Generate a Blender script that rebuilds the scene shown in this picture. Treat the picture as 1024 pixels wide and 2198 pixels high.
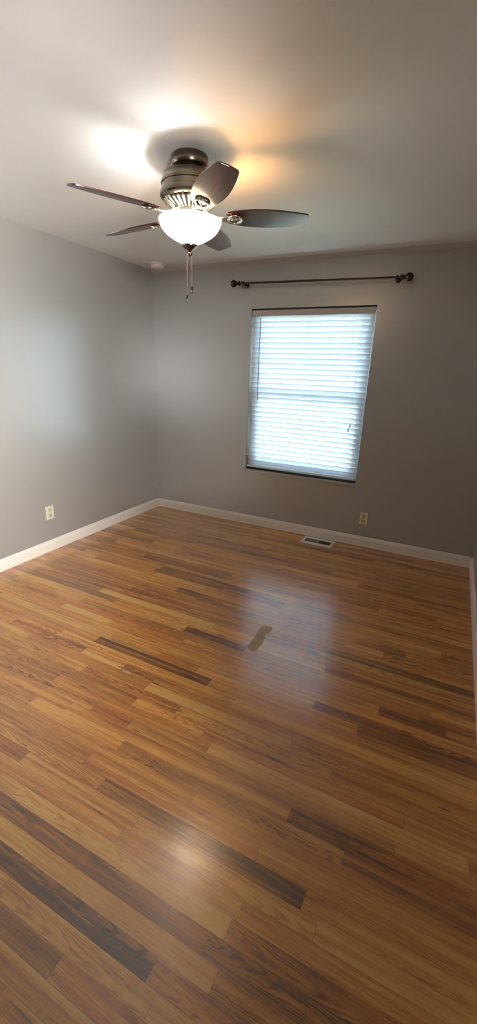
import bpy, bmesh, math, random
from mathutils import Vector, Matrix

# ------------------------------------------------------------------ clear
for o in list(bpy.data.objects):
    bpy.data.objects.remove(o, do_unlink=True)
SC = bpy.context.scene
COL = SC.collection
PI = math.pi

# ------------------------------------------------------------------ camera
FPX, IMW, IMH = 909.2, 1024.0, 2198.0
YAW, PITCH, ROLL = -0.4531, -0.3199, 0.0355
cam = bpy.data.cameras.new('camera')
cam_o = bpy.data.objects.new('camera', cam)
COL.objects.link(cam_o)
fv = Vector((math.sin(YAW) * math.cos(PITCH), math.cos(YAW) * math.cos(PITCH), math.sin(PITCH)))
rv = Vector((math.cos(YAW), -math.sin(YAW), 0))
uv_ = rv.cross(fv)
cR, sR = math.cos(ROLL), math.sin(ROLL)
right = cR * rv + sR * uv_
up = -sR * rv + cR * uv_
m4 = Matrix((right, up, -fv)).transposed().to_4x4()
m4.translation = Vector((2.9085, -3.8346, 1.5174))
cam_o.matrix_world = m4
cam.sensor_fit = 'VERTICAL'
cam.sensor_height = 36.0
cam.lens = FPX / IMH * 36.0
cam.clip_start = 0.02
cam.clip_end = 200
SC.camera = cam_o

# ------------------------------------------------------------------ view + light
SC.view_settings.view_transform = 'Standard'
SC.view_settings.look = 'None'
SC.view_settings.gamma = 1.0
SC.view_settings.use_curve_mapping = False
SC.view_settings.exposure = 1.58

SKY_TOP = (0.68, 0.84, 0.98)
SKY_HOR = (0.95, 0.97, 1.0)
SKY_STRENGTH = 5.0
SUN_STRENGTH = 36.0
COOL_E, COOL_COL = 165.0, (0.93, 0.97, 1.0)
WARM_E, WARM_COL = 190.0, (1.0, 0.50, 0.16)
BOWL_EMIT = 0.65
FILL_W, FILL_COL = 20.0, (0.96, 0.98, 1.0)

W = bpy.data.worlds.new('sky'); SC.world = W
W.use_nodes = True
nt = W.node_tree; nt.nodes.clear()
wo = nt.nodes.new('ShaderNodeOutputWorld'); bg = nt.nodes.new('ShaderNodeBackground')
tc = nt.nodes.new('ShaderNodeTexCoord'); sx = nt.nodes.new('ShaderNodeSeparateXYZ')
cr = nt.nodes.new('ShaderNodeValToRGB')
cr.color_ramp.elements[0].position = 0.0; cr.color_ramp.elements[0].color = (*SKY_HOR, 1)
cr.color_ramp.elements[1].position = 0.5; cr.color_ramp.elements[1].color = (*SKY_TOP, 1)
nt.links.new(tc.outputs['Generated'], sx.inputs[0])
nt.links.new(sx.outputs['Z'], cr.inputs[0])
nt.links.new(cr.outputs[0], bg.inputs['Color'])
bg.inputs['Strength'].default_value = SKY_STRENGTH
nt.links.new(bg.outputs[0], wo.inputs[0])

# fill lamp added in the unseen hallway to brighten the left wall, source guessed
al = bpy.data.lights.new('left_wall_fill', 'AREA'); al.energy = FILL_W; al.color = FILL_COL
al.shape = 'RECTANGLE'; al.size = 0.60; al.size_y = 0.80
alo = bpy.data.objects.new('left_wall_fill', al); COL.objects.link(alo)
al.spread = math.radians(62)
alo.location = (4.10, -4.10, 1.45); alo.rotation_euler = (Vector((0.0, -1.60, 1.25)) - Vector((4.10, -4.10, 1.45))).to_track_quat('-Z', 'Y').to_euler()

# sun, high on the camera's side of the house: lights the yard, never enters the window
sl = bpy.data.lights.new('sun', 'SUN'); sl.energy = SUN_STRENGTH; sl.angle = math.radians(0.6); sl.color = (1.0, 0.93, 0.84)
slo = bpy.data.objects.new('sun', sl); COL.objects.link(slo)
slo.rotation_euler = Vector((-0.75, 0.06, -0.66)).to_track_quat('-Z', 'Y').to_euler(); slo.location = (0, -6, 8)

# ------------------------------------------------------------------ room numbers
H = 2.44; RW = 3.2578; YF = -4.30
WX0, WX1, WZ0, WZ1 = 1.1024, 2.2122, 0.5863, 2.0624
FAN = Vector((1.635, -1.855, 0))

# ------------------------------------------------------------------ helpers
def lin(c):
    return tuple(((v / 255) / 12.92 if v / 255 <= 0.04045 else ((v / 255 + 0.055) / 1.055) ** 2.4) for v in c)

class NT:
    """small node-building helper"""
    def __init__(s, name):
        s.m = bpy.data.materials.new(name); s.m.use_nodes = True
        s.t = s.m.node_tree; s.t.nodes.clear()
        s.out = s.n('ShaderNodeOutputMaterial')
    def n(s, kind, **kw):
        nd = s.t.nodes.new(kind)
        for k, v in kw.items():
            setattr(nd, k, v)
        return nd
    def l(s, a, b): s.t.links.new(a, b)
    def val(s, inp, v):
        if hasattr(v, 'is_linked') or hasattr(v, 'links'): s.l(v, inp)
        else: inp.default_value = v
    def math(s, op, a, b=None, c=None, clamp=False):
        nd = s.n('ShaderNodeMath', operation=op); nd.use_clamp = clamp
        s.val(nd.inputs[0], a)
        if b is not None: s.val(nd.inputs[1], b)
        if c is not None: s.val(nd.inputs[2], c)
        return nd.outputs[0]
    def mix(s, f, a, b, mode='MIX'):
        nd = s.n('ShaderNodeMix', data_type='RGBA', blend_type=mode)
        s.val(nd.inputs[0], f)
        s.val(nd.inputs[6], a if not isinstance(a, tuple) else (*a[:3], 1))
        s.val(nd.inputs[7], b if not isinstance(b, tuple) else (*b[:3], 1))
        return nd.outputs[2]
    def noise(s, vec, scale, detail=3, rough=0.5, dist=0.0):
        nd = s.n('ShaderNodeTexNoise')
        nd.inputs['Scale'].default_value = scale; nd.inputs['Detail'].default_value = detail
        nd.inputs['Roughness'].default_value = rough; nd.inputs['Distortion'].default_value = dist
        if vec is not None: s.l(vec, nd.inputs['Vector'])
        return nd.outputs['Fac']
    def comb(s, x, y, z=0.0):
        nd = s.n('ShaderNodeCombineXYZ')
        s.val(nd.inputs[0], x); s.val(nd.inputs[1], y); s.val(nd.inputs[2], z)
        return nd.outputs[0]
    def obj(s): return s.n('ShaderNodeTexCoord').outputs['Object']
    def bsdf(s, **kw):
        b = s.n('ShaderNodeBsdfPrincipled')
        for k, v in kw.items():
            s.val(b.inputs[k.replace('_', ' ')], v if not (isinstance(v, tuple) and len(v) == 3) else (*v, 1))
        s.l(b.outputs[0], s.out.inputs[0]); return b
    def bump(s, h, strength, dist=0.002):
        b = s.n('ShaderNodeBump'); b.inputs['Strength'].default_value = strength
        b.inputs['Distance'].default_value = dist; s.l(h, b.inputs['Height']); return b.outputs[0]

def simple(name, col, rough=0.5, metal=0.0, spec=0.5, var=0.06, vscale=8, bump=0.0, bscale=200, coat=0.0, crough=0.1):
    t = NT(name); o = t.obj()
    nz = t.noise(o, vscale, 3)
    c = t.mix(nz, tuple(v * (1 - var) for v in col), tuple(min(1, v * (1 + var)) for v in col))
    b = t.bsdf(Base_Color=c, Roughness=rough, Metallic=metal)
    b.inputs['Specular IOR Level'].default_value = spec
    b.inputs['Coat Weight'].default_value = coat; b.inputs['Coat Roughness'].default_value = crough
    if bump: t.l(t.bump(t.noise(o, bscale, 2), bump), b.inputs['Normal'])
    return t.m

M = {}
M['wall'] = simple('wall_paint', lin((151, 147, 140)), 0.30, spec=1.0, var=0.03, vscale=1.5, bump=0.06, bscale=140)
M['wall'].node_tree.nodes['Principled BSDF'].inputs['IOR'].default_value = 2.1
M['ceiling'] = simple('ceiling_paint', lin((226, 222, 217)), 0.75, spec=0.3, var=0.02, vscale=2, bump=0.15, bscale=120)
M['cove'] = simple('cove_paint', lin((196, 186, 178)), 0.55, var=0.03)
M['trim'] = simple('trim_paint', lin((222, 210, 196)), 0.35, var=0.03, vscale=5)
M['white_vinyl'] = simple('white_vinyl', lin((228, 232, 236)), 0.35, var=0.02)
M['ivory'] = simple('ivory_plastic', lin((196, 186, 164)), 0.35, var=0.02)
M['ivory_brightened'] = simple('brightened_ivory_plastic', lin((218, 206, 172)), 0.35, var=0.02)  # same ivory with brightness put into the colour for the dimmer window wall
M['almond'] = simple('almond_plastic', lin((176, 164, 142)), 0.35, var=0.02)
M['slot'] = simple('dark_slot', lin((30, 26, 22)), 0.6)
M['nickel'] = simple('brushed_nickel', lin((150, 142, 132)), 0.30, metal=1.0, var=0.08, vscale=30)
M['bright_nickel'] = simple('bright_nickel', lin((226, 220, 208)), 0.22, metal=1.0, var=0.04, vscale=30)
M['pewter'] = simple('pewter', lin((112, 102, 90)), 0.24, metal=1.0, var=0.1, vscale=25)
M['bronze'] = simple('dark_bronze', lin((84, 72, 68)), 0.14, metal=1.0, var=0.1, vscale=40)
M['chain'] = simple('chain_metal', lin((190, 170, 140)), 0.3, metal=0.6, var=0.1, vscale=200)
M['register_white'] = simple('register_enamel', lin((226, 220, 208)), 0.4, var=0.04, vscale=15)
M['register_grey'] = simple('register_damper', lin((120, 116, 110)), 0.5, var=0.1, vscale=20)
M['register_dark'] = simple('register_opening', lin((34, 32, 30)), 0.8, var=0.1)
M['detector'] = simple('detector_plastic', lin((230, 214, 204)), 0.45, var=0.02)
M['cord'] = simple('blind_cord', lin((196, 200, 200)), 0.7, var=0.05)
M['wand'] = simple('wand_plastic', lin((120, 128, 132)), 0.3, var=0.05)
M['valance'] = simple('valance_vinyl', lin((196, 187, 178)), 0.45, var=0.02)
M['outside_ground'] = simple('outside_ground', lin((176, 180, 160)), 0.9, var=0.25, vscale=0.8)

def mat_slat():
    t = NT('blind_slat')
    d = t.n('ShaderNodeBsdfDiffuse'); d.inputs[0].default_value = (0.86, 0.90, 0.94, 1)
    tr = t.n('ShaderNodeBsdfTranslucent')
    nz = t.noise(t.obj(), 3.0, 2)
    t.l(t.mix(nz, (0.62, 0.74, 0.86), (0.74, 0.80, 0.86)), tr.inputs[0])
    g = t.n('ShaderNodeBsdfGlossy'); g.inputs['Roughness'].default_value = 0.35; g.inputs[0].default_value = (1, 1, 1, 1)
    m1 = t.n('ShaderNodeMixShader'); m1.inputs[0].default_value = 0.42
    t.l(d.outputs[0], m1.inputs[1]); t.l(tr.outputs[0], m1.inputs[2])
    m2 = t.n('ShaderNodeMixShader'); m2.inputs[0].default_value = 0.04
    t.l(m1.outputs[0], m2.inputs[1]); t.l(g.outputs[0], m2.inputs[2])
    t.l(m2.outputs[0], t.out.inputs[0]); return t.m
M['slat'] = mat_slat()

def mat_pane():
    t = NT('window_glass')
    a = t.n('ShaderNodeBsdfTransparent'); a.inputs[0].default_value = (0.93, 0.96, 0.96, 1)
    g = t.n('ShaderNodeBsdfGlossy'); g.inputs['Roughness'].default_value = 0.02
    f = t.n('ShaderNodeFresnel'); f.inputs[0].default_value = 1.45
    m = t.n('ShaderNodeMixShader'); t.l(f.outputs[0], m.inputs[0])
    t.l(a.outputs[0], m.inputs[1]); t.l(g.outputs[0], m.inputs[2]); t.l(m.outputs[0], t.out.inputs[0]); return t.m
M['pane'] = mat_pane()

def mat_bowl():
    t = NT('frosted_glass')
    nz = t.noise(t.obj(), 9.0, 4, 0.6, 1.2)
    col = t.mix(nz, (0.90, 0.885, 0.86), (0.98, 0.975, 0.965))
    d = t.n('ShaderNodeBsdfDiffuse'); t.l(col, d.inputs[0])
    tr = t.n('ShaderNodeBsdfTranslucent'); t.l(col, tr.inputs[0])
    m1 = t.n('ShaderNodeMixShader'); m1.inputs[0].default_value = 0.62
    t.l(d.outputs[0], m1.inputs[1]); t.l(tr.outputs[0], m1.inputs[2])
    g = t.n('ShaderNodeBsdfGlossy'); g.inputs['Roughness'].default_value = 0.15
    m2 = t.n('ShaderNodeMixShader'); m2.inputs[0].default_value = 0.05
    t.l(m1.outputs[0], m2.inputs[1]); t.l(g.outputs[0], m2.inputs[2])
    e = t.n('ShaderNodeEmission'); e.inputs[0].default_value = (1.0, 0.86, 0.62, 1); e.inputs[1].default_value = BOWL_EMIT
    ad = t.n('ShaderNodeAddShader'); t.l(m2.outputs[0], ad.inputs[0]); t.l(e.outputs[0], ad.inputs[1])
    t.l(ad.outputs[0], t.out.inputs[0]); return t.m
M['bowl'] = mat_bowl()

def mat_emit(name, col, s):
    t = NT(name); e = t.n('ShaderNodeEmission'); e.inputs[0].default_value = (*col, 1); e.inputs[1].default_value = s
    t.l(e.outputs[0], t.out.inputs[0]); return t.m
M['bulb_cool'] = mat_emit('bulb_daylight', COOL_COL, COOL_E)
M['bulb_warm'] = mat_emit('bulb_warm', WARM_COL, WARM_E)

def mat_blade():
    t = NT('mahogany_blade'); o = t.obj()
    sep = t.n('ShaderNodeSeparateXYZ'); t.l(o, sep.inputs[0])
    v = t.comb(t.math('MULTIPLY', sep.outputs[0], 3.0), t.math('MULTIPLY', sep.outputs[1], 60.0), 0.0)
    n1 = t.noise(v, 1.0, 5, 0.6)
    r = t.n('ShaderNodeValToRGB'); t.l(n1, r.inputs[0])
    r.color_ramp.elements[0].position = 0.3; r.color_ramp.elements[0].color = (0.024, 0.0045, 0.003, 1)
    r.color_ramp.elements[1].position = 0.7; r.color_ramp.elements[1].color = (0.085, 0.015, 0.009, 1)
    b = t.bsdf(Base_Color=r.outputs[0], Roughness=0.45)
    b.inputs['Specular IOR Level'].default_value = 0.2
    b.inputs['Coat Weight'].default_value = 1.0; b.inputs['Coat Roughness'].default_value = 0.12
    return t.m
M['blade'] = mat_blade()

# ---- oak strip floor
BW = 0.0566
def mat_floor():
    t = NT('oak_strip_floor')
    uvn = t.n('ShaderNodeUVMap'); uvn.uv_map = 'UVMap'
    sp = t.n('ShaderNodeSeparateXYZ'); t.l(uvn.outputs[0], sp.inputs[0]); u, v = sp.outputs[0], sp.outputs[1]
    def at(nm):
        a = t.n('ShaderNodeAttribute'); a.attribute_name = nm; return a.outputs['Fac']
    tone, seed, streak, ulen = at('tone'), at('seed'), at('streak'), at('ulen')
    sz = t.math('MULTIPLY', seed, 37.0)
    # broad streaks along the board
    n1 = t.noise(t.comb(t.math('MULTIPLY', u, 1.6), t.math('MULTIPLY', v, 46.0), sz), 1.0, 4, 0.6, 0.3)
    n1b = t.noise(t.comb(t.math('MULTIPLY', u, 5.0), t.math('MULTIPLY', v, 160.0), sz), 1.0, 4, 0.65, 0.2)
    # fine pores
    n2 = t.noise(t.comb(t.math('MULTIPLY', u, 26.0), t.math('MULTIPLY', v, 900.0), sz), 1.0, 3, 0.7)
    # growth rings: straight or cathedral
    wob = t.noise(t.comb(t.math('MULTIPLY', u, 5.0), t.math('MULTIPLY', v, 22.0), sz), 1.0, 3, 0.55)
    wobf = t.noise(t.comb(t.math('MULTIPLY', u, 30.0), t.math('MULTIPLY', v, 60.0), sz), 1.0, 2, 0.5)
    cen = t.math('MULTIPLY_ADD', t.math('FRACT', t.math('MULTIPLY', seed, 91.7)), 0.9, 0.05)
    vc = t.math('SUBTRACT', t.math('DIVIDE', v, BW), cen)
    v2 = t.math('MULTIPLY', vc, vc)
    cath = t.math('ADD', t.math('MULTIPLY', u, 62.0), t.math('MULTIPLY', v2, 62.0))
    cath = t.math('ADD', cath, t.math('MULTIPLY', wob, 26.0))
    cath = t.math('ADD', cath, t.math('MULTIPLY', wobf, 5.0))
    stra = t.math('ADD', t.math('MULTIPLY', v, 900.0), t.math('MULTIPLY', wob, 46.0))
    iscath = t.math('GREATER_THAN', t.math('FRACT', t.math('MULTIPLY', seed, 13.37)), 0.62)
    F = t.math('ADD', t.math('MULTIPLY', cath, iscath), t.math('MULTIPLY', stra, t.math('SUBTRACT', 1.0, iscath)))
    ring = t.math('MULTIPLY_ADD', t.math('SINE', F), 0.5, 0.5)
    ring = t.math('POWER', ring, 2.2)
    ringamt = t.math('MULTIPLY_ADD', iscath, 0.20, 0.10)
    ringmask = t.noise(t.comb(t.math('MULTIPLY', u, 2.4), t.math('MULTIPLY', v, 18.0), t.math('ADD', sz, 4.0)), 1.0, 2, 0.5)
    ringmask = t.math('MULTIPLY_ADD', ringmask, 4.0, -1.5, clamp=True)
    ring = t.math('MULTIPLY', ring, ringmask)
    val = t.math('ADD', tone, t.math('MULTIPLY_ADD', n1, 1.0, -0.335))
    val = t.math('ADD', val, t.math('MULTIPLY_ADD', n1b, 0.50, -0.25))
    val = t.math('ADD', val, t.math('MULTIPLY_ADD', n2, 0.50, -0.25))
    val = t.math('SUBTRACT', val, t.math('MULTIPLY', ring, ringamt))
    ramp = t.n('ShaderNodeValToRGB'); t.l(val, ramp.inputs[0])
    cr = ramp.color_ramp
    cr.elements[0].position = 0.0; cr.elements[0].color = (*lin((66, 36, 16)), 1)
    cr.elements[1].position = 1.0; cr.elements[1].color = (*lin((216, 166, 98)), 1)
    for ps, c in ((0.22, (102, 58, 24)), (0.45, (160, 98, 40)), (0.62, (188, 122, 54)), (0.80, (212, 154, 80))):
        e = cr.elements.new(ps); e.color = (*lin(c), 1)
    # hue variation board to board (redder / yellower)
    hue = t.math('FRACT', t.math('MULTIPLY', seed, 55.1))
    col = t.mix(hue, (1.02, 0.94, 0.80), (0.94, 1.04, 0.98)); 
    base = t.mix(1.0, ramp.outputs[0], col, 'MULTIPLY')
    # mineral streaks: nearly black, long
    st = t.noise(t.comb(t.math('MULTIPLY', u, 2.0), t.math('MULTIPLY', v, 34.0), t.math('ADD', sz, 9.0)), 1.0, 4, 0.6, 0.6)
    thr = t.math('MULTIPLY_ADD', streak, -0.30, 0.74)
    smk = t.math('MULTIPLY', t.math('SUBTRACT', st, thr), 9.0, clamp=True)
    base = t.mix(t.math('MULTIPLY', smk, 0.75), base, lin((52, 32, 19)))
    # small knots
    vor = t.n('ShaderNodeTexVoronoi'); vor.inputs['Scale'].default_value = 1.0
    t.l(t.comb(t.math('MULTIPLY', u, 2.2), t.math('MULTIPLY', v, 14.0), sz), vor.inputs['Vector'])
    kn = t.math('MULTIPLY', t.math('SUBTRACT', 0.085, vor.outputs['Distance']), 22.0, clamp=True)
    base = t.mix(t.math('MULTIPLY', kn, 0.7), base, lin((40, 22, 12)))
    # joints between the boards
    ed = t.math('MINIMUM', v, t.math('SUBTRACT', BW, v))
    ev = t.math('SUBTRACT', 1.0, t.math('DIVIDE', ed, 0.0011), clamp=True)
    uu = at('ustart'); un = t.math('SUBTRACT', u, uu)
    eu = t.math('MINIMUM', un, t.math('SUBTRACT', ulen, un))
    eu = t.math('SUBTRACT', 1.0, t.math('DIVIDE', eu, 0.0014), clamp=True)
    gap = t.math('MAXIMUM', ev, eu)
    base = t.mix(t.math('MULTIPLY', gap, 0.62), base, lin((36, 18, 9)))
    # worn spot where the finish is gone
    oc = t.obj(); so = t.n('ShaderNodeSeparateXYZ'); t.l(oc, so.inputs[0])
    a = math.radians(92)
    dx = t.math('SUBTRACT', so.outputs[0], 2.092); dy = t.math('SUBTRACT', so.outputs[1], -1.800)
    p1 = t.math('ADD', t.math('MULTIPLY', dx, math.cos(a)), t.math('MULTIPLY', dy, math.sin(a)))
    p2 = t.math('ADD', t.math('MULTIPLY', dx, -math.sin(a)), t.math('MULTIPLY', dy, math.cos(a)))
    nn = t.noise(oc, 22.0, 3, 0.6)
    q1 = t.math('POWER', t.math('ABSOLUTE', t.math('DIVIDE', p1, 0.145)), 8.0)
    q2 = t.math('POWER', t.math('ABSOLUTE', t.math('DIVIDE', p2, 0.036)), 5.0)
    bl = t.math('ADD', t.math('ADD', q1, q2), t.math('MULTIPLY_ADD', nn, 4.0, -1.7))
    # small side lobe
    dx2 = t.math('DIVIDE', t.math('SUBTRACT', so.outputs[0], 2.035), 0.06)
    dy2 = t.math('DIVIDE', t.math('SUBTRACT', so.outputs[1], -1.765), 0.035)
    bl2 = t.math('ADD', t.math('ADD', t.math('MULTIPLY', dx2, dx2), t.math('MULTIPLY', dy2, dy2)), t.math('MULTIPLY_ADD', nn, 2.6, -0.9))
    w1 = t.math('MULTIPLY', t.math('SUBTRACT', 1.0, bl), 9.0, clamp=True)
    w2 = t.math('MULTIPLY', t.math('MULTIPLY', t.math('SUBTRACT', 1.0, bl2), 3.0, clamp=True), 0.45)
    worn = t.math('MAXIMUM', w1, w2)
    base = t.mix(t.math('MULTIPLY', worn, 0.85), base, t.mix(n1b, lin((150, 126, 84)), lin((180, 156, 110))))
    # pale scuff on one board
    dx3 = t.math('DIVIDE', t.math('SUBTRACT', so.outputs[0], 1.60), 0.032)
    dy3 = t.math('DIVIDE', t.math('SUBTRACT', so.outputs[1], -2.422), 0.010)
    sc = t.math('ADD', t.math('ADD', t.math('MULTIPLY', dx3, dx3), t.math('MULTIPLY', dy3, dy3)), t.math('MULTIPLY_ADD', nn, 2.0, -1.0))
    sc = t.math('MULTIPLY', t.math('SUBTRACT', 1.0, sc), 3.0, clamp=True)
    base = t.mix(t.math('MULTIPLY', sc, 0.6), base, lin((190, 165, 140)))
    rv_ = t.noise(oc, 5.0, 3, 0.6)
    rough = t.math('MULTIPLY_ADD', rv_, 0.10, 0.33)
    rough = t.math('ADD', rough, t.math('MULTIPLY', n2, 0.06))
    b = t.bsdf(Base_Color=base, Roughness=rough)
    b.inputs['Specular IOR Level'].default_value = 0.35
    t.l(t.math('MULTIPLY', t.math('SUBTRACT', 1.0, worn), 1.0), b.inputs['Coat Weight'])
    b.inputs['Coat IOR'].default_value = 1.92
    b.inputs['Coat Tint'].default_value = (1.0, 0.95, 0.84, 1)
    t.l(t.math('MULTIPLY_ADD', rv_, 0.12, 0.14), b.inputs['Coat Roughness'])
    hgt = t.math('SUBTRACT', t.math('MULTIPLY', n1b, 0.25), t.math('MULTIPLY', gap, 0.3))
    hgt = t.math('ADD', hgt, t.math('MULTIPLY', t.noise(oc, 7.0, 2), 0.8))
    nb = t.bump(hgt, 0.25, 0.0015)
    t.l(nb, b.inputs['Normal']); 
    cb = t.bump(t.math('ADD', t.math('MULTIPLY', t.noise(oc, 7.0, 2), 1.0), t.math('MULTIPLY', gap, -0.12)), 0.22, 0.002)
    t.l(cb, b.inputs['Coat Normal'])
    return t.m
M['floor'] = mat_floor()

# ---- mesh helpers
def link(name, me, mat, parent=None, smooth=False):
    o = bpy.data.objects.new(name, me); COL.objects.link(o)
    if mat is not None: me.materials.append(mat)
    if parent is not None: o.parent = parent
    if smooth:
        for p in me.polygons: p.use_smooth = True
    return o

def obj(name, bm, mat, parent=None, smooth=False, bevel=0.0, seg=2, auto=None):
    me = bpy.data.meshes.new(name)
    bmesh.ops.recalc_face_normals(bm, faces=bm.faces[:])
    bm.to_mesh(me); bm.free()
    o = link(name, me, mat, parent, smooth)
    if auto is not None:
        for p in me.polygons: p.use_smooth = True
        me.set_sharp_from_angle(angle=math.radians(auto))
    if bevel:
        md = o.modifiers.new('bevel', 'BEVEL'); md.width = bevel; md.segments = seg; md.limit_method = 'ANGLE'
    return o

def bx(bm, x0, x1, y0, y1, z0, z1, mtx=None):
    vs = [bm.verts.new((x, y, z)) for x in (x0, x1) for y in (y0, y1) for z in (z0, z1)]
    for f in ((0, 1, 3, 2), (4, 6, 7, 5), (0, 4, 5, 1), (2, 3, 7, 6), (0, 2, 6, 4), (1, 5, 7, 3)):
        bm.faces.new([vs[i] for i in f])
    if mtx is not None:
        for v in vs: v.co = mtx @ v.co
    return vs

def lathe(bm, prof, n=48, cx=0, cy=0, close=False, mtx=None):
    rings = []; allv = []
    for r, z in prof:
        if r < 1e-5:
            v = bm.verts.new((cx, cy, z)); rings.append([v]); allv.append(v)
        else:
            rg = [bm.verts.new((cx + r * math.cos(2 * PI * i / n), cy + r * math.sin(2 * PI * i / n), z)) for i in range(n)]
            rings.append(rg); allv += rg
    prs = list(zip(rings, rings[1:]))
    if close: prs.append((rings[-1], rings[0]))
    for a, b in prs:
        for i in range(n):
            j = (i + 1) % n
            if len(a) == 1 and len(b) == 1: continue
            if len(a) == 1: bm.faces.new((a[0], b[i], b[j]))
            elif len(b) == 1: bm.faces.new((a[i], a[j], b[0]))
            else: bm.faces.new((a[i], a[j], b[j], b[i]))
    if mtx is not None:
        for v in allv: v.co = mtx @ v.co
    return allv

def tube(bm, pts, r, n=10, caps=True):
    pts = [Vector(p) for p in pts]; rings = []
    rr = r if isinstance(r, (list, tuple)) else [r] * len(pts)
    ref = None
    for i, p in enumerate(pts):
        d = (pts[min(i + 1, len(pts) - 1)] - pts[max(i - 1, 0)]).normalized()
        if ref is None:
            ref = Vector((0, 0, 1)) if abs(d.z) < 0.9 else Vector((1, 0, 0))
        a = d.cross(ref).normalized(); b = d.cross(a).normalized(); ref = -b if False else ref
        rings.append([bm.verts.new(p + rr[i] * (math.cos(2 * PI * k / n) * a + math.sin(2 * PI * k / n) * b)) for k in range(n)])
    for A, B in zip(rings, rings[1:]):
        for k in range(n):
            j = (k + 1) % n; bm.faces.new((A[k], A[j], B[j], B[k]))
    if caps:
        bm.faces.new(rings[0]); bm.faces.new(rings[-1])

def sphere(bm, c, r, n=16, m=10, sc=(1, 1, 1)):
    prof = [(r * math.sin(PI * i / m), -r * math.cos(PI * i / m)) for i in range(m + 1)]
    vs = lathe(bm, prof, n)
    for v in vs: v.co = Vector((c[0] + v.co.x * sc[0], c[1] + v.co.y * sc[1], c[2] + v.co.z * sc[2]))

def prism(bm, outline, z0, z1, mtx=None):
    a = [bm.verts.new((x, y, z0)) for x, y in outline]; b = [bm.verts.new((x, y, z1)) for x, y in outline]
    bm.faces.new(a); bm.faces.new(b)
    n = len(a)
    for i in range(n):
        j = (i + 1) % n; bm.faces.new((a[i], a[j], b[j], b[i]))
    if mtx is not None:
        for v in a + b: v.co = mtx @ v.co

def empty(name, label, cat, loc=(0, 0, 0), rot=(0, 0, 0), group=None):
    o = bpy.data.objects.new(name, None); COL.objects.link(o)
    o.empty_display_size = 0.1; o.location = loc; o.rotation_euler = rot
    o['label'] = label; o['category'] = cat
    if group: o['group'] = group
    return o

def struct(o, label=None):
    o['kind'] = 'structure'
    if label: o['label'] = label
    return o

# ================================================================== SETTING
# floor: one mesh, one face per oak strip
random.seed(11)
SPECIAL = [(52, 1.94, 2.75, 0.10), (55, None, 2.58, 0.85), (55, 2.58, None, 0.33), (56, 1.29, 2.54, 0.15), (57, 1.48, None, 0.66), (58, 1.54, 2.44, 0.2), (59, 1.92, 2.48, 0.66), (60, None, 2.21, 0.12), (60, 2.21, None, 0.5), (61, 1.94, 2.39, 0.62), (52, 2.75, None, 0.68), (51, None, 1.81, 0.33), (51, 1.81, 2.57, 0.52), (51, 2.57, None, 0.62), (43, 1.76, 2.52, 0.78), (43, None, 1.76, 0.4), (43, 2.52, None, 0.5), (41, 2.19, 3.35, 0.85), (40, None, 1.26, 0.5), (40, 1.26, 2.02, 0.06), (40, 2.02, None, 0.58), (38, 2.54, 3.37, 0.15), (39, None, 2.76, 0.66), (39, 2.76, None, 0.24), (42, 1.27, 1.56, 0.8), (42, 1.56, 1.76, 0.3), (42, 1.76, 2.36, 0.38), (42, 2.36, None, 0.45), (44, None, 2.71, 0.62), (44, 2.71, None, 0.4), (48, None, 2.62, 0.55), (48, 2.62, None, 0.22), (49, None, 2.83, 0.5), (49, 2.83, None, 0.16), (50, None, 2.28, 0.46), (50, 2.28, None, 0.57), (46, None, 2.22, 0.45), (46, 2.22, None, 0.8), (47, None, 1.63, 0.42), (47, 1.63, 1.84, 0.27), (34, 1.65, 2.06, 0.10), (32, 0.86, 1.79, 0.86), (24, 0.99, 1.31, 0.12), (27, 0.84, 1.2, 0.62), (27, 1.32, 1.71, 0.18), (37, 0.79, 1.21, 0.74), (28, 2.56, 2.78, 0.82), (30, 2.48, None, 0.22), (23, 2.87, 3.45, 0.25), (33, 2.08, 2.52, 0.74), (35, 0.18, 0.85, 0.6)]
rows = {}
for k, a, b, tn in SPECIAL: rows.setdefault(k, []).append((a, b, 0.47 + (tn - 0.5) * 0.62))
def rtone():
    r = random.random()
    if r < 0.10: return random.uniform(0.27, 0.34)
    if r < 0.22: return random.uniform(0.56, 0.64)
    return random.uniform(0.38, 0.55)
bm = bmesh.new(); uvl = bm.loops.layers.uv.new('UVMap')
lay = {n: bm.faces.layers.float.new(n) for n in ('tone', 'seed', 'streak', 'ulen', 'ustart')}
PH = 0.0096
k = 0
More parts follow.
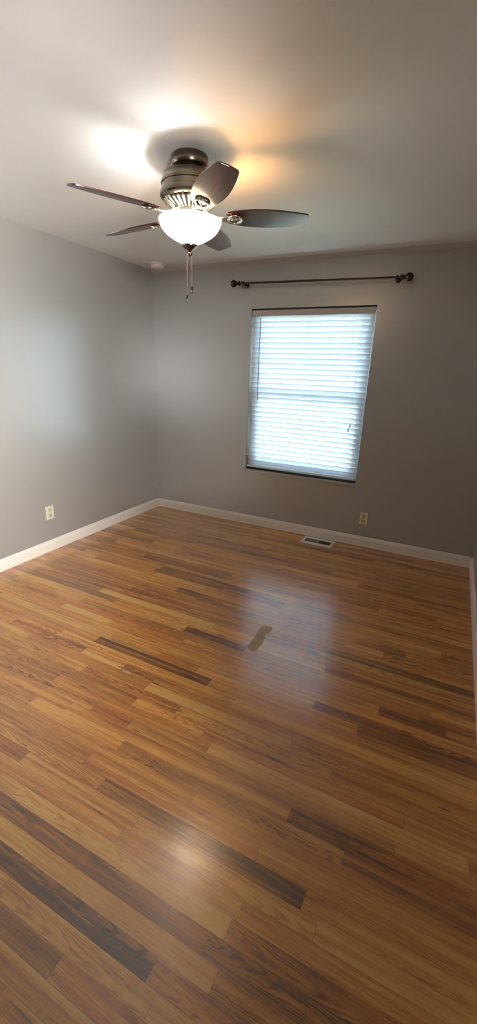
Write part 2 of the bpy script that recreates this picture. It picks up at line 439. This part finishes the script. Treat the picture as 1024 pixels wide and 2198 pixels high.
while True:
    y1 = PH - k * BW; y0 = y1 - BW
    if y1 < YF - 0.02: break
    segs = []
    for a, b, tn in rows.get(k, []):
        if a is None: a = b - random.uniform(0.7, 1.1)
        if b is None: b = a + random.uniform(0.7, 1.2)
        segs.append([max(a, -0.02), min(b, RW + 0.02), tn])
    segs.sort(); full = []; x = -0.02
    for a, b, tn in segs + [[RW + 0.02, RW + 0.02, 0]]:
        while x < a - 1e-6:
            ln = random.choice((0.3, 0.45, 0.6, 0.75, 0.95, 1.2)) * random.uniform(0.85, 1.15)
            if x == -0.02: ln *= random.uniform(0.3, 1)
            e = min(a, x + ln)
            if a - e < 0.15: e = a
            full.append([x, e, rtone()]); x = e
        if b > x: full.append([max(a, x), b, tn]); x = b
    for a, b, tn in full:
        if b - a < 1e-4: continue
        sd = random.random(); uo = random.uniform(0, 40)
        yy0 = y0; 
        vs = [bm.verts.new((a, y0, 0)), bm.verts.new((b, y0, 0)), bm.verts.new((b, y1, 0)), bm.verts.new((a, y1, 0))]
        f = bm.faces.new(vs)
        for lp, (uu, vv) in zip(f.loops, ((uo, 0), (uo + b - a, 0), (uo + b - a, BW), (uo, BW))): lp[uvl].uv = (uu, vv)
        f[lay['tone']] = tn; f[lay['seed']] = sd; f[lay['ulen']] = b - a; f[lay['ustart']] = uo
        f[lay['streak']] = (random.uniform(0.25, 0.9) if tn < 0.3 else random.choice((0, 0, 0.15, 0.3, 0.5)))
    k += 1
me = bpy.data.meshes.new('floor'); bm.to_mesh(me); bm.free()
fl = link('floor', me, M['floor']); struct(fl, 'brown oak strip floor of narrow boards, light and dark, glossy')

T = 0.14
bm = bmesh.new(); bx(bm, -T, RW + T, YF - T, T, H, H + 0.1)
struct(obj('ceiling', bm, M['ceiling']), 'plain off-white painted ceiling')
bm = bmesh.new(); bx(bm, -T, 0, YF - T, T, -0.05, H)
struct(obj('wall_left', bm, M['wall']), 'blank grey wall on the left')
bm = bmesh.new()   # right wall, with an unseen doorway added to let the fill lamp through
DY0, DY1 = -4.15, -3.39
bx(bm, RW, RW + T, DY1, T, -0.05, H); bx(bm, RW, RW + T, YF - T, DY0, -0.05, H); bx(bm, RW, RW + T, DY0, DY1, 2.03, H)
struct(obj('wall_right', bm, M['wall']), 'grey wall at the right edge')
bm = bmesh.new()   # added unseen hallway box: holds the fill lamp and keeps sky light out
bx(bm, RW + T + 1.1, RW + T + 1.2, YF - 1.2, -2.2, -0.05, H); bx(bm, RW + T, RW + T + 1.1, -2.3, -2.2, -0.05, H); bx(bm, RW + T, RW + T + 1.1, YF - 1.2, YF - 1.1, -0.05, H)
bx(bm, RW, RW + T + 1.2, YF - 1.2, -2.2, H, H + 0.1); bx(bm, RW, RW + T + 1.2, YF - 1.2, -2.2, -0.10, -0.02)
bx(bm, RW, RW + T, YF - 1.2, YF - T, -0.05, H)
struct(obj('wall_added_hall', bm, M['wall']), 'added unseen hallway walls around the fill lamp, keeping sky light out')
bm = bmesh.new()
bx(bm, 0, WX0, 0, T, -0.05, H); bx(bm, WX1, RW, 0, T, -0.05, H)
bx(bm, WX0, WX1, 0, T, -0.05, WZ0); bx(bm, WX0, WX1, 0, T, WZ1, H)
bmesh.ops.remove_doubles(bm, verts=bm.verts[:], dist=1e-5)
struct(obj('wall_back', bm, M['wall']), 'taupe grey wall with the window')
bm = bmesh.new(); bx(bm, 0, RW, YF - T, YF, -0.05, H)
struct(obj('wall_front', bm, M['wall']), 'blank grey wall behind the camera')

# baseboards with an ogee top
def baseboard(name, p0, p1, inward):
    p0, p1, n = Vector(p0), Vector(p1), Vector(inward)
    prof = [(0, 0.0), (0.014, 0.0), (0.014, 0.068), (0.012, 0.076), (0.008, 0.083), (0.0065, 0.090), (0.003, 0.0953), (0, 0.0953)]
    bm = bmesh.new()
    A = [bm.verts.new(p0 + n * d + Vector((0, 0, z))) for d, z in prof]
    B = [bm.verts.new(p1 + n * d + Vector((0, 0, z))) for d, z in prof]
    bm.faces.new(A); bm.faces.new(B)
    for i in range(len(A)):
        j = (i + 1) % len(A); bm.faces.new((A[i], A[j], B[j], B[i]))
    return struct(obj(name, bm, M['trim']), 'low painted baseboard')
baseboard('baseboard_left', (0, YF, 0), (0, 0, 0), (1, 0, 0))
baseboard('baseboard_back', (0.014, 0, 0), (RW - 0.014, 0, 0), (0, -1, 0))
baseboard('baseboard_right', (RW, DY1, 0), (RW, 0, 0), (-1, 0, 0))

# narrow cove strip where the ceiling meets the back wall
bm = bmesh.new()
prof = [(0, 0), (0, -0.022), (-0.010, -0.021), (-0.025, -0.014), (-0.045, -0.006), (-0.062, 0)]
A = [bm.verts.new((0, y, H + z)) for y, z in prof]; B = [bm.verts.new((RW, y, H + z)) for y, z in prof]
bm.faces.new(A); bm.faces.new(B)
for i in range(len(A)):
    j = (i + 1) % len(A); bm.faces.new((A[i], A[j], B[j], B[i]))
struct(obj('trim_1', bm, M['cove'], auto=40), 'thin coved edge where the ceiling meets the window wall')

# outside ground
bm = bmesh.new(); bx(bm, -30, 34, 0.6, 60, -0.75, -0.70)
struct(obj('ground', bm, M['outside_ground']), 'lawn outside the window')

# window unit (set deep in the opening)
win = bpy.data.objects.new('window_1', None); COL.objects.link(win); struct(win, 'white single hung window behind closed blinds')
win.location = (WX0, 0, WZ0)
WW, WH = WX1 - WX0, WZ1 - WZ0
ZM = 1.315 - WZ0
bm = bmesh.new()
bx(bm, 0, 0.04, 0.100, 0.135, 0, WH); bx(bm, WW - 0.04, WW, 0.100, 0.135, 0, WH)
bx(bm, 0.04, WW - 0.04, 0.085, 0.135, 0, 0.04); bx(bm, 0.04, WW - 0.04, 0.085, 0.135, WH - 0.04, WH)
obj('window_frame', bm, M['white_vinyl'], win, bevel=0.003)
def sash(z0, z1, yy, fr):
    bm = bmesh.new(); x0, x1 = 0.0405, WW - 0.0405
    bx(bm, x0, x0 + fr, yy, yy + 0.022, z0, z1); bx(bm, x1 - fr, x1, yy, yy + 0.022, z0, z1)
    bx(bm, x0 + fr, x1 - fr, yy, yy + 0.022, z0, z0 + fr); bx(bm, x0 + fr, x1 - fr, yy, yy + 0.022, z1 - fr, z1)
    s = obj('sash', bm, M['white_vinyl'], win, bevel=0.002)
    bm = bmesh.new(); bx(bm, x0 + fr, x1 - fr, yy + 0.009, yy + 0.013, z0 + fr, z1 - fr)
    obj('pane', bm, M['pane'], s)
sash(0.041, ZM + 0.022, 0.087, 0.042)
sash(ZM - 0.022, WH - 0.041, 0.1105, 0.036)
bm = bmesh.new(); bx(bm, -0.018, WW + 0.018, -0.022, -0.0005, -0.022, -0.004); obj('window_sill', bm, M['wall'], win, bevel=0.003)
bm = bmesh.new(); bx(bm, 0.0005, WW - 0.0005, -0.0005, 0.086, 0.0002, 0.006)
obj('sill_gap_shade', bm, M['slot'], win)  # dark strip standing in for the shade under the bottom rail
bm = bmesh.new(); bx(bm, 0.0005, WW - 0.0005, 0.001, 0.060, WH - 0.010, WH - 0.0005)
obj('soffit_gap_shade', bm, M['slot'], win)  # dark strip painted in as the shaded gap above the valance

# ================================================================== BLINDS
bl = empty('window_blind', 'closed white horizontal slat blind hanging in the window opening', 'blind', (WX0, 0.0, WZ0))
X0, X1 = 0.008, WW - 0.008
YB = 0.030
bm = bmesh.new(); bx(bm, X0 + 0.004, X1 - 0.004, YB - 0.022, YB + 0.028, WH - 0.055, WH - 0.018)
obj('headrail', bm, M['white_vinyl'], bl, bevel=0.002)
bm = bmesh.new()
bx(bm, X0, X1, YB - 0.031, YB - 0.025, WH - 0.060, WH - 0.014)
bx(bm, X0, X1, YB - 0.0345, YB - 0.0305, WH - 0.064, WH - 0.056)
obj('valance', bm, M['valance'], bl, bevel=0.0012)
NS = 31; ztop = WH - 0.082; zbot = 0.068
pitch = (ztop - zbot) / (NS - 1)
TILT = math.radians(61)      # room-side edge up
rs = random.Random(4)
bm = bmesh.new()
for i in range(NS):
    zc = ztop - i * pitch
    tl = TILT + math.radians(rs.uniform(-1.2, 1.2))
    a = Vector((0, -math.cos(tl), math.sin(tl))); nrm = Vector((0, math.sin(tl), math.cos(tl)))
    nx = 14; L_ = []
    for q in range(nx + 1):
        x = X0 + 0.002 + (X1 - X0 - 0.004) * q / nx
        sag = 0.0002 * math.sin(q * 1.3 + i * 2.1)
        for s_ in range(5):
            w_ = -0.025 + 0.05 * s_ / 4
            crown = 0.0022 * (1 - (w_ / 0.025) ** 2)
            c = Vector((x, YB, zc + sag)) + a * w_ + nrm * crown
            L_.append((bm.verts.new(c + nrm * 0.0013), bm.verts.new(c - nrm * 0.0013)))
    for q in range(nx):
        for s_ in range(4):
            i0 = q * 5 + s_; i1 = i0 + 5
            bm.faces.new((L_[i0][0], L_[i1][0], L_[i1 + 1][0], L_[i0 + 1][0]))
            bm.faces.new((L_[i0][1], L_[i0 + 1][1], L_[i1 + 1][1], L_[i1][1]))
        for s_, e_ in ((0, 0), (4, 4)):
            i0 = q * 5 + s_; i1 = i0 + 5
            bm.faces.new((L_[i0][0], L_[i0][1], L_[i1][1], L_[i1][0]))
    for q in (0, nx):
        for s_ in range(4):
            i0 = q * 5 + s_
            bm.faces.new((L_[i0][0], L_[i0 + 1][0], L_[i0 + 1][1], L_[i0][1]))
obj('slat_panel', bm, M['slat'], bl, auto=40)
bm = bmesh.new(); bx(bm, X0 + 0.002, X1 - 0.002, YB - 0.024, YB + 0.024, 0.021, 0.040)
obj('bottom_rail', bm, M['white_vinyl'], bl, bevel=0.003)
for xx in (0.17, WW / 2, WW - 0.17):
    bm = bmesh.new()
    tube(bm, [(xx, YB - 0.0165, 0.03), (xx, YB - 0.0165, WH - 0.06)], 0.0009, 6)
    tube(bm, [(xx, YB + 0.0175, 0.03), (xx, YB + 0.0175, WH - 0.06)], 0.0009, 6)
    obj('ladder_cord', bm, M['cord'], bl)
xw = 1.203 - WX0
bm = bmesh.new()
tube(bm, [(xw, YB - 0.042, 1.972 - WZ0), (xw + 0.002, YB - 0.050, 1.6 - WZ0), (xw + 0.006, YB - 0.052, 1.262 - WZ0)], [0.0032, 0.0036, 0.0036], 8)
tube(bm, [(xw, YB - 0.033, WH - 0.066), (xw, YB - 0.042, WH - 0.074), (xw, YB - 0.042, WH - 0.095)], 0.0016, 6)
obj('tilt_wand', bm, M['wand'], bl, smooth=True)
for dx, zb in ((2.108, 1.085), (2.095, 1.050)):
    x_ = dx - WX0; z_ = zb - WZ0
    bm = bmesh.new(); tube(bm, [(x_ + 0.012, YB - 0.034, WH - 0.066), (x_, YB - 0.040, z_ + 0.02)], 0.0008, 5)
    pc = obj('pull_cord', bm, M['cord'], bl)
    bm = bmesh.new(); lathe(bm, [(0, z_ + 0.024), (0.0035, z_ + 0.022), (0.0065, z_ - 0.002), (0.0055, z_ - 0.006), (0, z_ - 0.006)], 12, x_, YB - 0.040)
    tz = obj('tassel', bm, M['wand'], pc, smooth=True)

# ================================================================== CEILING FAN
fan = empty('ceiling_fan', 'five blade ceiling fan with dark red blades, nickel housing and lit glass bowl', 'ceiling fan', (FAN.x, FAN.y, H))
def fz(z): return z - H
bm = bmesh.new()
lathe(bm, [(0, 0), (0.080, 0), (0.084, -0.006), (0.084, -0.036), (0.080, -0.043), (0.073, -0.046), (0.068, -0.052), (0.062, -0.060), (0.056, -0.072), (0.0, -0.072)], 64)
obj('canopy', bm, M['pewter'], fan, auto=35)
bm = bmesh.new()
lathe(bm, [(0, -0.062), (0.060, -0.062), (0.092, -0.066), (0.112, -0.072), (0.122, -0.080), (0.128, -0.091), (0.129, -0.106), (0.133, -0.109),
           (0.133, -0.116), (0.129, -0.119), (0.130, -0.140), (0.136, -0.143), (0.138, -0.150), (0.138, -0.163), (0.133, -0.170), (0.122, -0.178), (0, -0.178)], 72)
obj('motor_housing', bm, M['pewter'], fan, auto=30)
# flared vent ring: bright ribs running down to the hub
bm = bmesh.new(); lathe(bm, [(0, -0.180), (0.108, -0.180), (0.096, -0.192), (0.072, -0.208), (0.062, -0.212), (0, -0.212)], 48)
vr = obj('vent_ring', bm, M['register_dark'], fan, auto=35)
bm = bmesh.new()
for i in range(30):
    mt = Matrix.Rotation(2 * PI * i / 30, 4, 'Z')
    pr = [(0.124, -0.180), (0.118, -0.188), (0.100, -0.199), (0.074, -0.2135), (0.060, -0.217), (0.060, -0.206), (0.072, -0.203), (0.096, -0.186), (0.104, -0.180)]
    A = [bm.verts.new(mt @ Vector((r, -0.0048, z))) for r, z in pr]; B = [bm.verts.new(mt @ Vector((r, 0.0048, z))) for r, z in pr]
    bm.faces.new(A); bm.faces.new(B)
    for a in range(len(A)):
        b = (a + 1) % len(A); bm.faces.new((A[a], A[b], B[b], B[a]))
obj('rib', bm, M['bright_nickel'], vr)
bm = bmesh.new()
lathe(bm, [(0, -0.205), (0.066, -0.205), (0.070, -0.212), (0.070, -0.226), (0.064, -0.232), (0.055, -0.236), (0.055, -0.246), (0.076, -0.249), (0.080, -0.253), (0.076, -0.257), (0, -0.257)], 48)
obj('light_fitter', bm, M['bright_nickel'], fan, auto=30)
# three arms that carry the bowl rim
for i in range(3):
    a = math.radians(40 + 120 * i)
    bm = bmesh.new(); tube(bm, [(0.07 * math.cos(a), 0.07 * math.sin(a), -0.251), (0.136 * math.cos(a), 0.136 * math.sin(a), -0.252)], 0.004, 8)
    obj('bowl_arm', bm, M['bright_nickel'], fan, smooth=True)
# glass bowl, open on top
bm = bmesh.new()
ZR = fz(2.186)
out = []
BD = 0.104
for i in range(19):
    t_ = math.sin(i / 18 * PI / 2)
    out.append((0.145 * max(0.0, 1 - t_ ** 2.15) ** 0.88, ZR - BD * t_))
out = [(0.1475, ZR + 0.002), (0.1485, ZR - 0.003)] + out[1:]
inn = [(max(r - 0.005, 0.0), z + 0.004) for r, z in out[2:]]
lathe(bm, out + inn[::-1] + [(0.1425, ZR + 0.002)], 72, close=False)
bmesh.ops.remove_doubles(bm, verts=bm.verts[:], dist=1e-6)
obj('glass_bowl', bm, M['bowl'], fan, auto=50)
ZB = ZR - BD
bm = bmesh.new()
lathe(bm, [(0, ZB + 0.002), (0.030, ZB + 0.006), (0.038, ZB + 0.004), (0.037, ZB - 0.002), (0.028, ZB - 0.009), (0.018, ZB - 0.015), (0.010, ZB - 0.019), (0.007, ZB - 0.024),
           (0.010, ZB - 0.030), (0.0095, ZB - 0.036), (0.004, ZB - 0.042), (0, ZB - 0.044)], 32)
obj('finial', bm, M['pewter'], fan, auto=40)
# bulbs (real lamps inside the bowl)
for deg, mt in ((233, 'bulb_cool'), (50, 'bulb_warm')):
    a = math.radians(deg); d = Vector((math.cos(a), math.sin(a), 0))
    mx = Matrix.Translation(Vector((0.072 * d.x, 0.072 * d.y, -0.292))) @ d.to_track_quat('Z', 'Y').to_matrix().to_4x4()
    bm = bmesh.new()
    lathe(bm, [(0, -0.012), (0.014, -0.012), (0.020, -0.004), (0.024, 0.008), (0.022, 0.018), (0.014, 0.026), (0, 0.029)], 20, mtx=mx)
    b = obj('bulb', bm, M[mt], fan, smooth=True)
    b['label'] = 'lit bulb inside the bowl'
    bm = bmesh.new(); tube(bm, [(0.052 * d.x, 0.052 * d.y, -0.292), (0.02 * d.x, 0.02 * d.y, -0.290), (0.0, 0.0, -0.25)], 0.012, 10)
    obj('lamp_holder', bm, M['bright_nickel'], fan, smooth=True)
# blades
def blade_width(r):
    pts = [(0.165, 0.036), (0.19, 0.046), (0.24, 0.060), (0.30, 0.068), (0.36, 0.070), (0.42, 0.066), (0.48, 0.058), (0.53, 0.049), (0.549, 0.0445)]
    for (a, wa), (b, wb) in zip(pts, pts[1:]):
        if r <= b: return wa + (wb - wa) * (r - a) / (b - a)
    return pts[-1][1]
def make_blade():
    up_ = [(0.165 + (0.549 - 0.165) * i / 28) for i in range(29)]
    o1 = [(r, blade_width(r)) for r in up_]
    o1[0] = (0.172, 0.024); o1.insert(1, (0.166, 0.030)) if False else None
    tip = [(0.556, 0.039), (0.560, 0.030), (0.563, 0.0)]
    outl = o1 + tip + [(x, -y) for x, y in reversed(tip[:-1])] + [(x, -y) for x, y in reversed(o1)]
    bm = bmesh.new(); prism(bm, outl, -0.003, 0.003); return bm
def make_iron():
    bm = bmesh.new()
    # arm from the hub, dipping and rising to the blade
    P = [(0.060, 0.028), (0.085, 0.018), (0.110, 0.004), (0.135, -0.004), (0.160, -0.008), (0.185, -0.0075)]
    hw = [0.015, 0.012, 0.010, 0.011, 0.017, 0.026]
    rings = []
    for (x, z), w_ in zip(P, hw):
        rings.append([bm.verts.new((x, -w_, z - 0.003)), bm.verts.new((x, w_, z - 0.003)), bm.verts.new((x, w_, z + 0.003)), bm.verts.new((x, -w_, z + 0.003))])
    for A, B in zip(rings, rings[1:]):
        for i in range(4):
            j = (i + 1) % 4; bm.faces.new((A[i], A[j], B[j], B[i]))
    bm.faces.new(rings[0]); bm.faces.new(rings[-1])
    # ring medallion under the blade root
    n1_, n2_ = 32, 8; g = []
    for i in range(n1_):
        a = 2 * PI * i / n1_; rg = []
        for j in range(n2_):
            b = 2 * PI * j / n2_; rr_ = 0.030 + 0.0055 * math.cos(b)
            rg.append(bm.verts.new((0.212 + rr_ * math.cos(a), rr_ * math.sin(a), -0.0085 + 0.0045 * math.sin(b))))
        g.append(rg)
    for i in range(n1_):
        for j in range(n2_):
            bm.faces.new((g[i][j], g[(i + 1) % n1_][j], g[(i + 1) % n1_][(j + 1) % n2_], g[i][(j + 1) % n2_]))
    # inner scroll plate and screws
    outl = [(0.212 + 0.019 * math.cos(2 * PI * i / 20), 0.016 * math.sin(2 * PI * i / 20)) for i in range(20)]
    prism(bm, outl, -0.0085, -0.0035)
    bx(bm, 0.190, 0.234, -0.004, 0.004, -0.0095, -0.0045)
    for sx_, sy_ in ((0.236, 0.016), (0.236, -0.016), (0.20, 0.0)):
        sphere(bm, (sx_, sy_, -0.0115), 0.0055, 10, 6, (1, 1, 0.6))
    return bm
blade_me = iron_me = None
BZ = fz(2.205)
PITCHA = math.radians(13)
for k, (dang, droop) in enumerate(((0.0, 0.0), (0.0, 0.0), (0.0, 0.0), (0.0, 0.0), (0.0, 0.0))):
    ang = math.radians(29.0 + 72 * k + dang)
    mx = Matrix.Translation((0, 0, BZ)) @ Matrix.Rotation(math.radians(-1.2), 4, Vector((-0.44, 0.90, 0))) @ Matrix.Rotation(ang, 4, 'Z') @ Matrix.Rotation(droop, 4, 'Y') @ Matrix.Rotation(-PITCHA, 4, 'X')
    if blade_me is None:
        b = obj('blade', make_blade(), M['blade'], fan, bevel=0.0012); blade_me = b
        ir = obj('blade_iron', make_iron(), M['bright_nickel'], fan, auto=40, bevel=0.0008); iron_me = ir
    else:
        b = blade_me.copy(); COL.objects.link(b); b.parent = fan
        ir = iron_me.copy(); COL.objects.link(ir); ir.parent = fan
    b.matrix_local = mx; ir.matrix_local = mx
# pull chains with fobs
for (dx, dy, z1, z2, rr_) in ((0.006, 0.006, 1.908, 1.878, 0.006), (-0.015, -0.006, 1.868, 1.838, 0.0045)):
    bm = bmesh.new(); zt = fz(2.045) ; zz = fz(z1)
    tube(bm, [(dx * 0.5, dy * 0.5, ZB - 0.012), (dx * 0.9, dy * 0.9, zt), (dx, dy, zz)], 0.0006, 6)
    n_ = 40
    for i in range(n_):
        z_ = zt + (zz - zt) * i / n_
        sphere(bm, (dx, dy, z_), 0.0013, 6, 4)
    pc = obj('pull_chain', bm, M['chain'], fan, smooth=True)
    bm = bmesh.new(); zl = fz(z2)
    lathe(bm, [(0, zz + 0.004), (0.003, zz + 0.003), (rr_, zz - 0.002), (rr_, zl + 0.003), (rr_ * 0.7, zl), (0, zl)], 14, dx, dy)
    fb = obj('chain_fob', bm, M['pewter'], pc, auto=40)

# ================================================================== CURTAIN ROD
rod = empty('curtain_rod', 'dark metal curtain rod with ball ends mounted above the window', 'curtain rod', (0.959, -0.09, 2.259))
tilt = math.atan2(2.233 - 2.259, 2.437 - 0.959); LR = 1.478
rod.rotation_euler = (0, -tilt, 0)
bm = bmesh.new(); tube(bm, [(0.03, 0, 0), (0.80, 0, 0)], 0.0092, 20); tube(bm, [(0.80, 0, 0), (LR - 0.03, 0, 0)], 0.0078, 20)
obj('rod', bm, M['bronze'], rod, auto=40)
for s in (0, 1):
    c = 0 if s == 0 else LR; d = 1 if s == 0 else -1
    bm = bmesh.new()
    sphere(bm, (c, 0, 0), 0.030, 28, 18)
    mx = Matrix.Translation((c, 0, 0)) @ Matrix.Rotation(PI / 2 * d, 4, 'Y')
    lathe(bm, [(0, 0.027), (0.014, 0.028), (0.011, 0.036), (0.013, 0.042), (0.019, 0.046), (0.021, 0.052), (0.018, 0.060), (0.0125, 0.066), (0, 0.066)], 28, mtx=mx)
    obj('finial', bm, M['bronze'], rod, smooth=True)
    xb = c + d * 0.088
    bm = bmesh.new()
    mw = Matrix.Translation((xb, 0.09, 0)) @ Matrix.Rotation(PI / 2, 4, 'X')
    lathe(bm, [(0, 0.0005), (0.024, 0.0005), (0.024, 0.004), (0.019, 0.008), (0, 0.008)], 28, mtx=mw)
    tube(bm, [(xb, 0.083, 0.0), (xb, 0.03, 0.0), (xb, 0.008, -0.008)], 0.0055, 12)
    # cradle ring around the rod
    mt = Matrix.Translation((xb, 0, 0)) @ Matrix.Rotation(PI / 2, 4, 'Y')
    lathe(bm, [(0.0108, -0.006), (0.0145, -0.006), (0.0145, 0.006), (0.0108, 0.006)], 24, close=True, mtx=mt)
    br = obj('bracket', bm, M['bronze'], rod, auto=40)
    bm = bmesh.new(); lathe(bm, [(0, -0.014), (0.0025, -0.014), (0.0025, -0.022), (0.006, -0.023), (0.006, -0.031), (0, -0.032)], 12, xb, 0)
    obj('thumbscrew', bm, M['bronze'], br, auto=40)

# ================================================================== SMOKE DETECTOR
sd = empty('smoke_detector', 'small round white smoke detector on the ceiling in the far left corner', 'smoke detector', (0.222, -0.212, H))
bm = bmesh.new(); lathe(bm, [(0, 0), (0.078, 0), (0.078, -0.010), (0.074, -0.013), (0, -0.013)], 48)
obj('base_plate', bm, M['detector'], sd, auto=35)
bm = bmesh.new(); lathe(bm, [(0, -0.013), (0.066, -0.013), (0.066, -0.020), (0.063, -0.022), (0.063, -0.027), (0.060, -0.036), (0.050, -0.041), (0.020, -0.043), (0, -0.043)], 48)
bd = obj('housing', bm, M['detector'], sd, auto=35)
bm = bmesh.new()
lathe(bm, [(0, -0.042), (0.011, -0.0425), (0.011, -0.0455), (0, -0.046)], 20, 0.02, -0.015)
obj('test_button', bm, M['ivory'], bd, auto=35)

# ================================================================== OUTLETS
def outlet(label, loc, rotz, w_, h_, mat):
    e = empty('wall_outlet', label, 'outlet', loc, (0, 0, rotz))
    # local: x across, -y into the room, z up
    bm = bmesh.new()
    o_ = [(-w_/2, -h_/2), (w_/2, -h_/2), (w_/2, h_/2), (-w_/2, h_/2)]
    A = [bm.verts.new((x, -0.0004, z)) for x, z in o_]
    B = [bm.verts.new((x, -0.0035, z)) for x, z in o_]
    C_ = [bm.verts.new((x * 0.90, -0.0060, z * 0.94)) for x, z in o_]
    bm.faces.new(A); bm.faces.new(C_)
    for P_, Q_ in ((A, B), (B, C_)):
        for i in range(4):
            j = (i + 1) % 4; bm.faces.new((P_[i], P_[j], Q_[j], Q_[i]))
    obj('cover_plate', bm, mat, e, bevel=0.0006)
    for sz_ in (-1, 1):
        zc = sz_ * h_ * 0.205
        bm = bmesh.new(); pts = []
        for i in range(28):
            a = 2 * PI * i / 28; x = 0.0172 * math.cos(a); z = 0.0172 * math.sin(a)
            pts.append((x, max(-0.0128, min(0.0128, z))))
        a_ = [bm.verts.new((x, -0.0058, zc + z)) for x, z in pts]; b_ = [bm.verts.new((x, -0.0078, zc + z)) for x, z in pts]
        bm.faces.new(a_); bm.faces.new(b_)
        for i in range(28):
            j = (i + 1) % 28; bm.faces.new((a_[i], a_[j], b_[j], b_[i]))
        bmesh.ops.remove_doubles(bm, verts=bm.verts[:], dist=1e-6)
        r_ = obj('receptacle', bm, M['almond'], e)
        bm = bmesh.new()
        bx(bm, -0.0072, -0.0052, -0.0083, -0.0074, zc - 0.001, zc + 0.0075)
        bx(bm, 0.0052, 0.0072, -0.0083, -0.0074, zc + 0.0005, zc + 0.0075)
        mw = Matrix.Translation((0, -0.0074, zc - 0.0065)) @ Matrix.Rotation(PI / 2, 4, 'X')
        lathe(bm, [(0, 0), (0.0024, 0), (0.0024, 0.0009), (0, 0.0009)], 12, mtx=mw)
        obj('slot', bm, M['slot'], r_)
    bm = bmesh.new()
    mw = Matrix.Translation((0, -0.0058, 0)) @ Matrix.Rotation(PI / 2, 4, 'X')
    lathe(bm, [(0, 0), (0.003, 0), (0.0026, 0.001), (0, 0.0013)], 12, mtx=mw)
    obj('screw', bm, M['chain'], e, smooth=True)
    return e
outlet('ivory double wall outlet low on the blank left wall', (0.0, -1.497, 0.335), PI / 2, 0.078, 0.118, M['ivory'])
outlet('ivory double wall outlet on the window wall above the floor vent', (2.329, 0.0, 0.272), 0, 0.072, 0.114, M['ivory_brightened'])

# ================================================================== FLOOR REGISTER
rg = empty('floor_register', 'white metal floor vent set in the boards by the window wall baseboard', 'floor vent', (1.952, -0.122, 0.0))
RWD, RDP = 0.300, 0.176
bm = bmesh.new(); fr = 0.026; hz = 0.0045
def ring_frame(bm, w2, d2, w1, d1, z0, z1):
    # bevelled flat frame: outer foot, inner lip
    O0 = [(-w2, -d2), (w2, -d2), (w2, d2), (-w2, d2)]
    O1 = [(-w2 + 0.004, -d2 + 0.004), (w2 - 0.004, -d2 + 0.004), (w2 - 0.004, d2 - 0.004), (-w2 + 0.004, d2 - 0.004)]
    I1 = [(-w1, -d1), (w1, -d1), (w1, d1), (-w1, d1)]
    L0 = [bm.verts.new((x, y, z0)) for x, y in O0]; L1 = [bm.verts.new((x, y, z1)) for x, y in O1]
    L2 = [bm.verts.new((x, y, z1)) for x, y in I1]; L3 = [bm.verts.new((x, y, z0)) for x, y in I1]
    for P_, Q_ in ((L0, L1), (L1, L2), (L2, L3), (L3, L0)):
        for i in range(4):
            j = (i + 1) % 4; bm.faces.new((P_[i], P_[j], Q_[j], Q_[i]))
ring_frame(bm, RWD / 2, RDP / 2, RWD / 2 - fr, RDP / 2 - 0.046, 0.0006, hz)
obj('frame', bm, M['register_white'], rg)
iw, idp = RWD / 2 - fr, RDP / 2 - 0.046
bm = bmesh.new(); bx(bm, -iw + 0.0004, iw - 0.0004, -idp + 0.0004, idp - 0.0004, 0.0004, 0.0012)
obj('opening', bm, M['register_dark'], rg)
bm = bmesh.new(); bx(bm, -iw + 0.001, -0.004, -idp + 0.001, idp - 0.001, 0.0013, 0.0020)
obj('damper', bm, M['register_grey'], rg)
bm = bmesh.new()
for i in range(17):
    x = -iw + 0.006 + (2 * iw - 0.012) * i / 16
    if abs(x) < 0.004: continue
    mx = Matrix.Translation((x, 0, 0.0030)) @ Matrix.Rotation(math.radians(35 if x < 0 else -35), 4, 'Y')
    bx(bm, -0.0014, 0.0014, -idp + 0.0006, idp - 0.0006, -0.0006, 0.0006, mx)
bx(bm, -iw + 0.0005, iw - 0.0005, -0.0015, 0.0015, 0.0022, 0.0038)
obj('grille', bm, M['register_grey'], rg)
bm = bmesh.new(); bx(bm, -0.003, 0.003, -idp, idp, 0.002, hz)
obj('divider', bm, M['register_white'], rg)
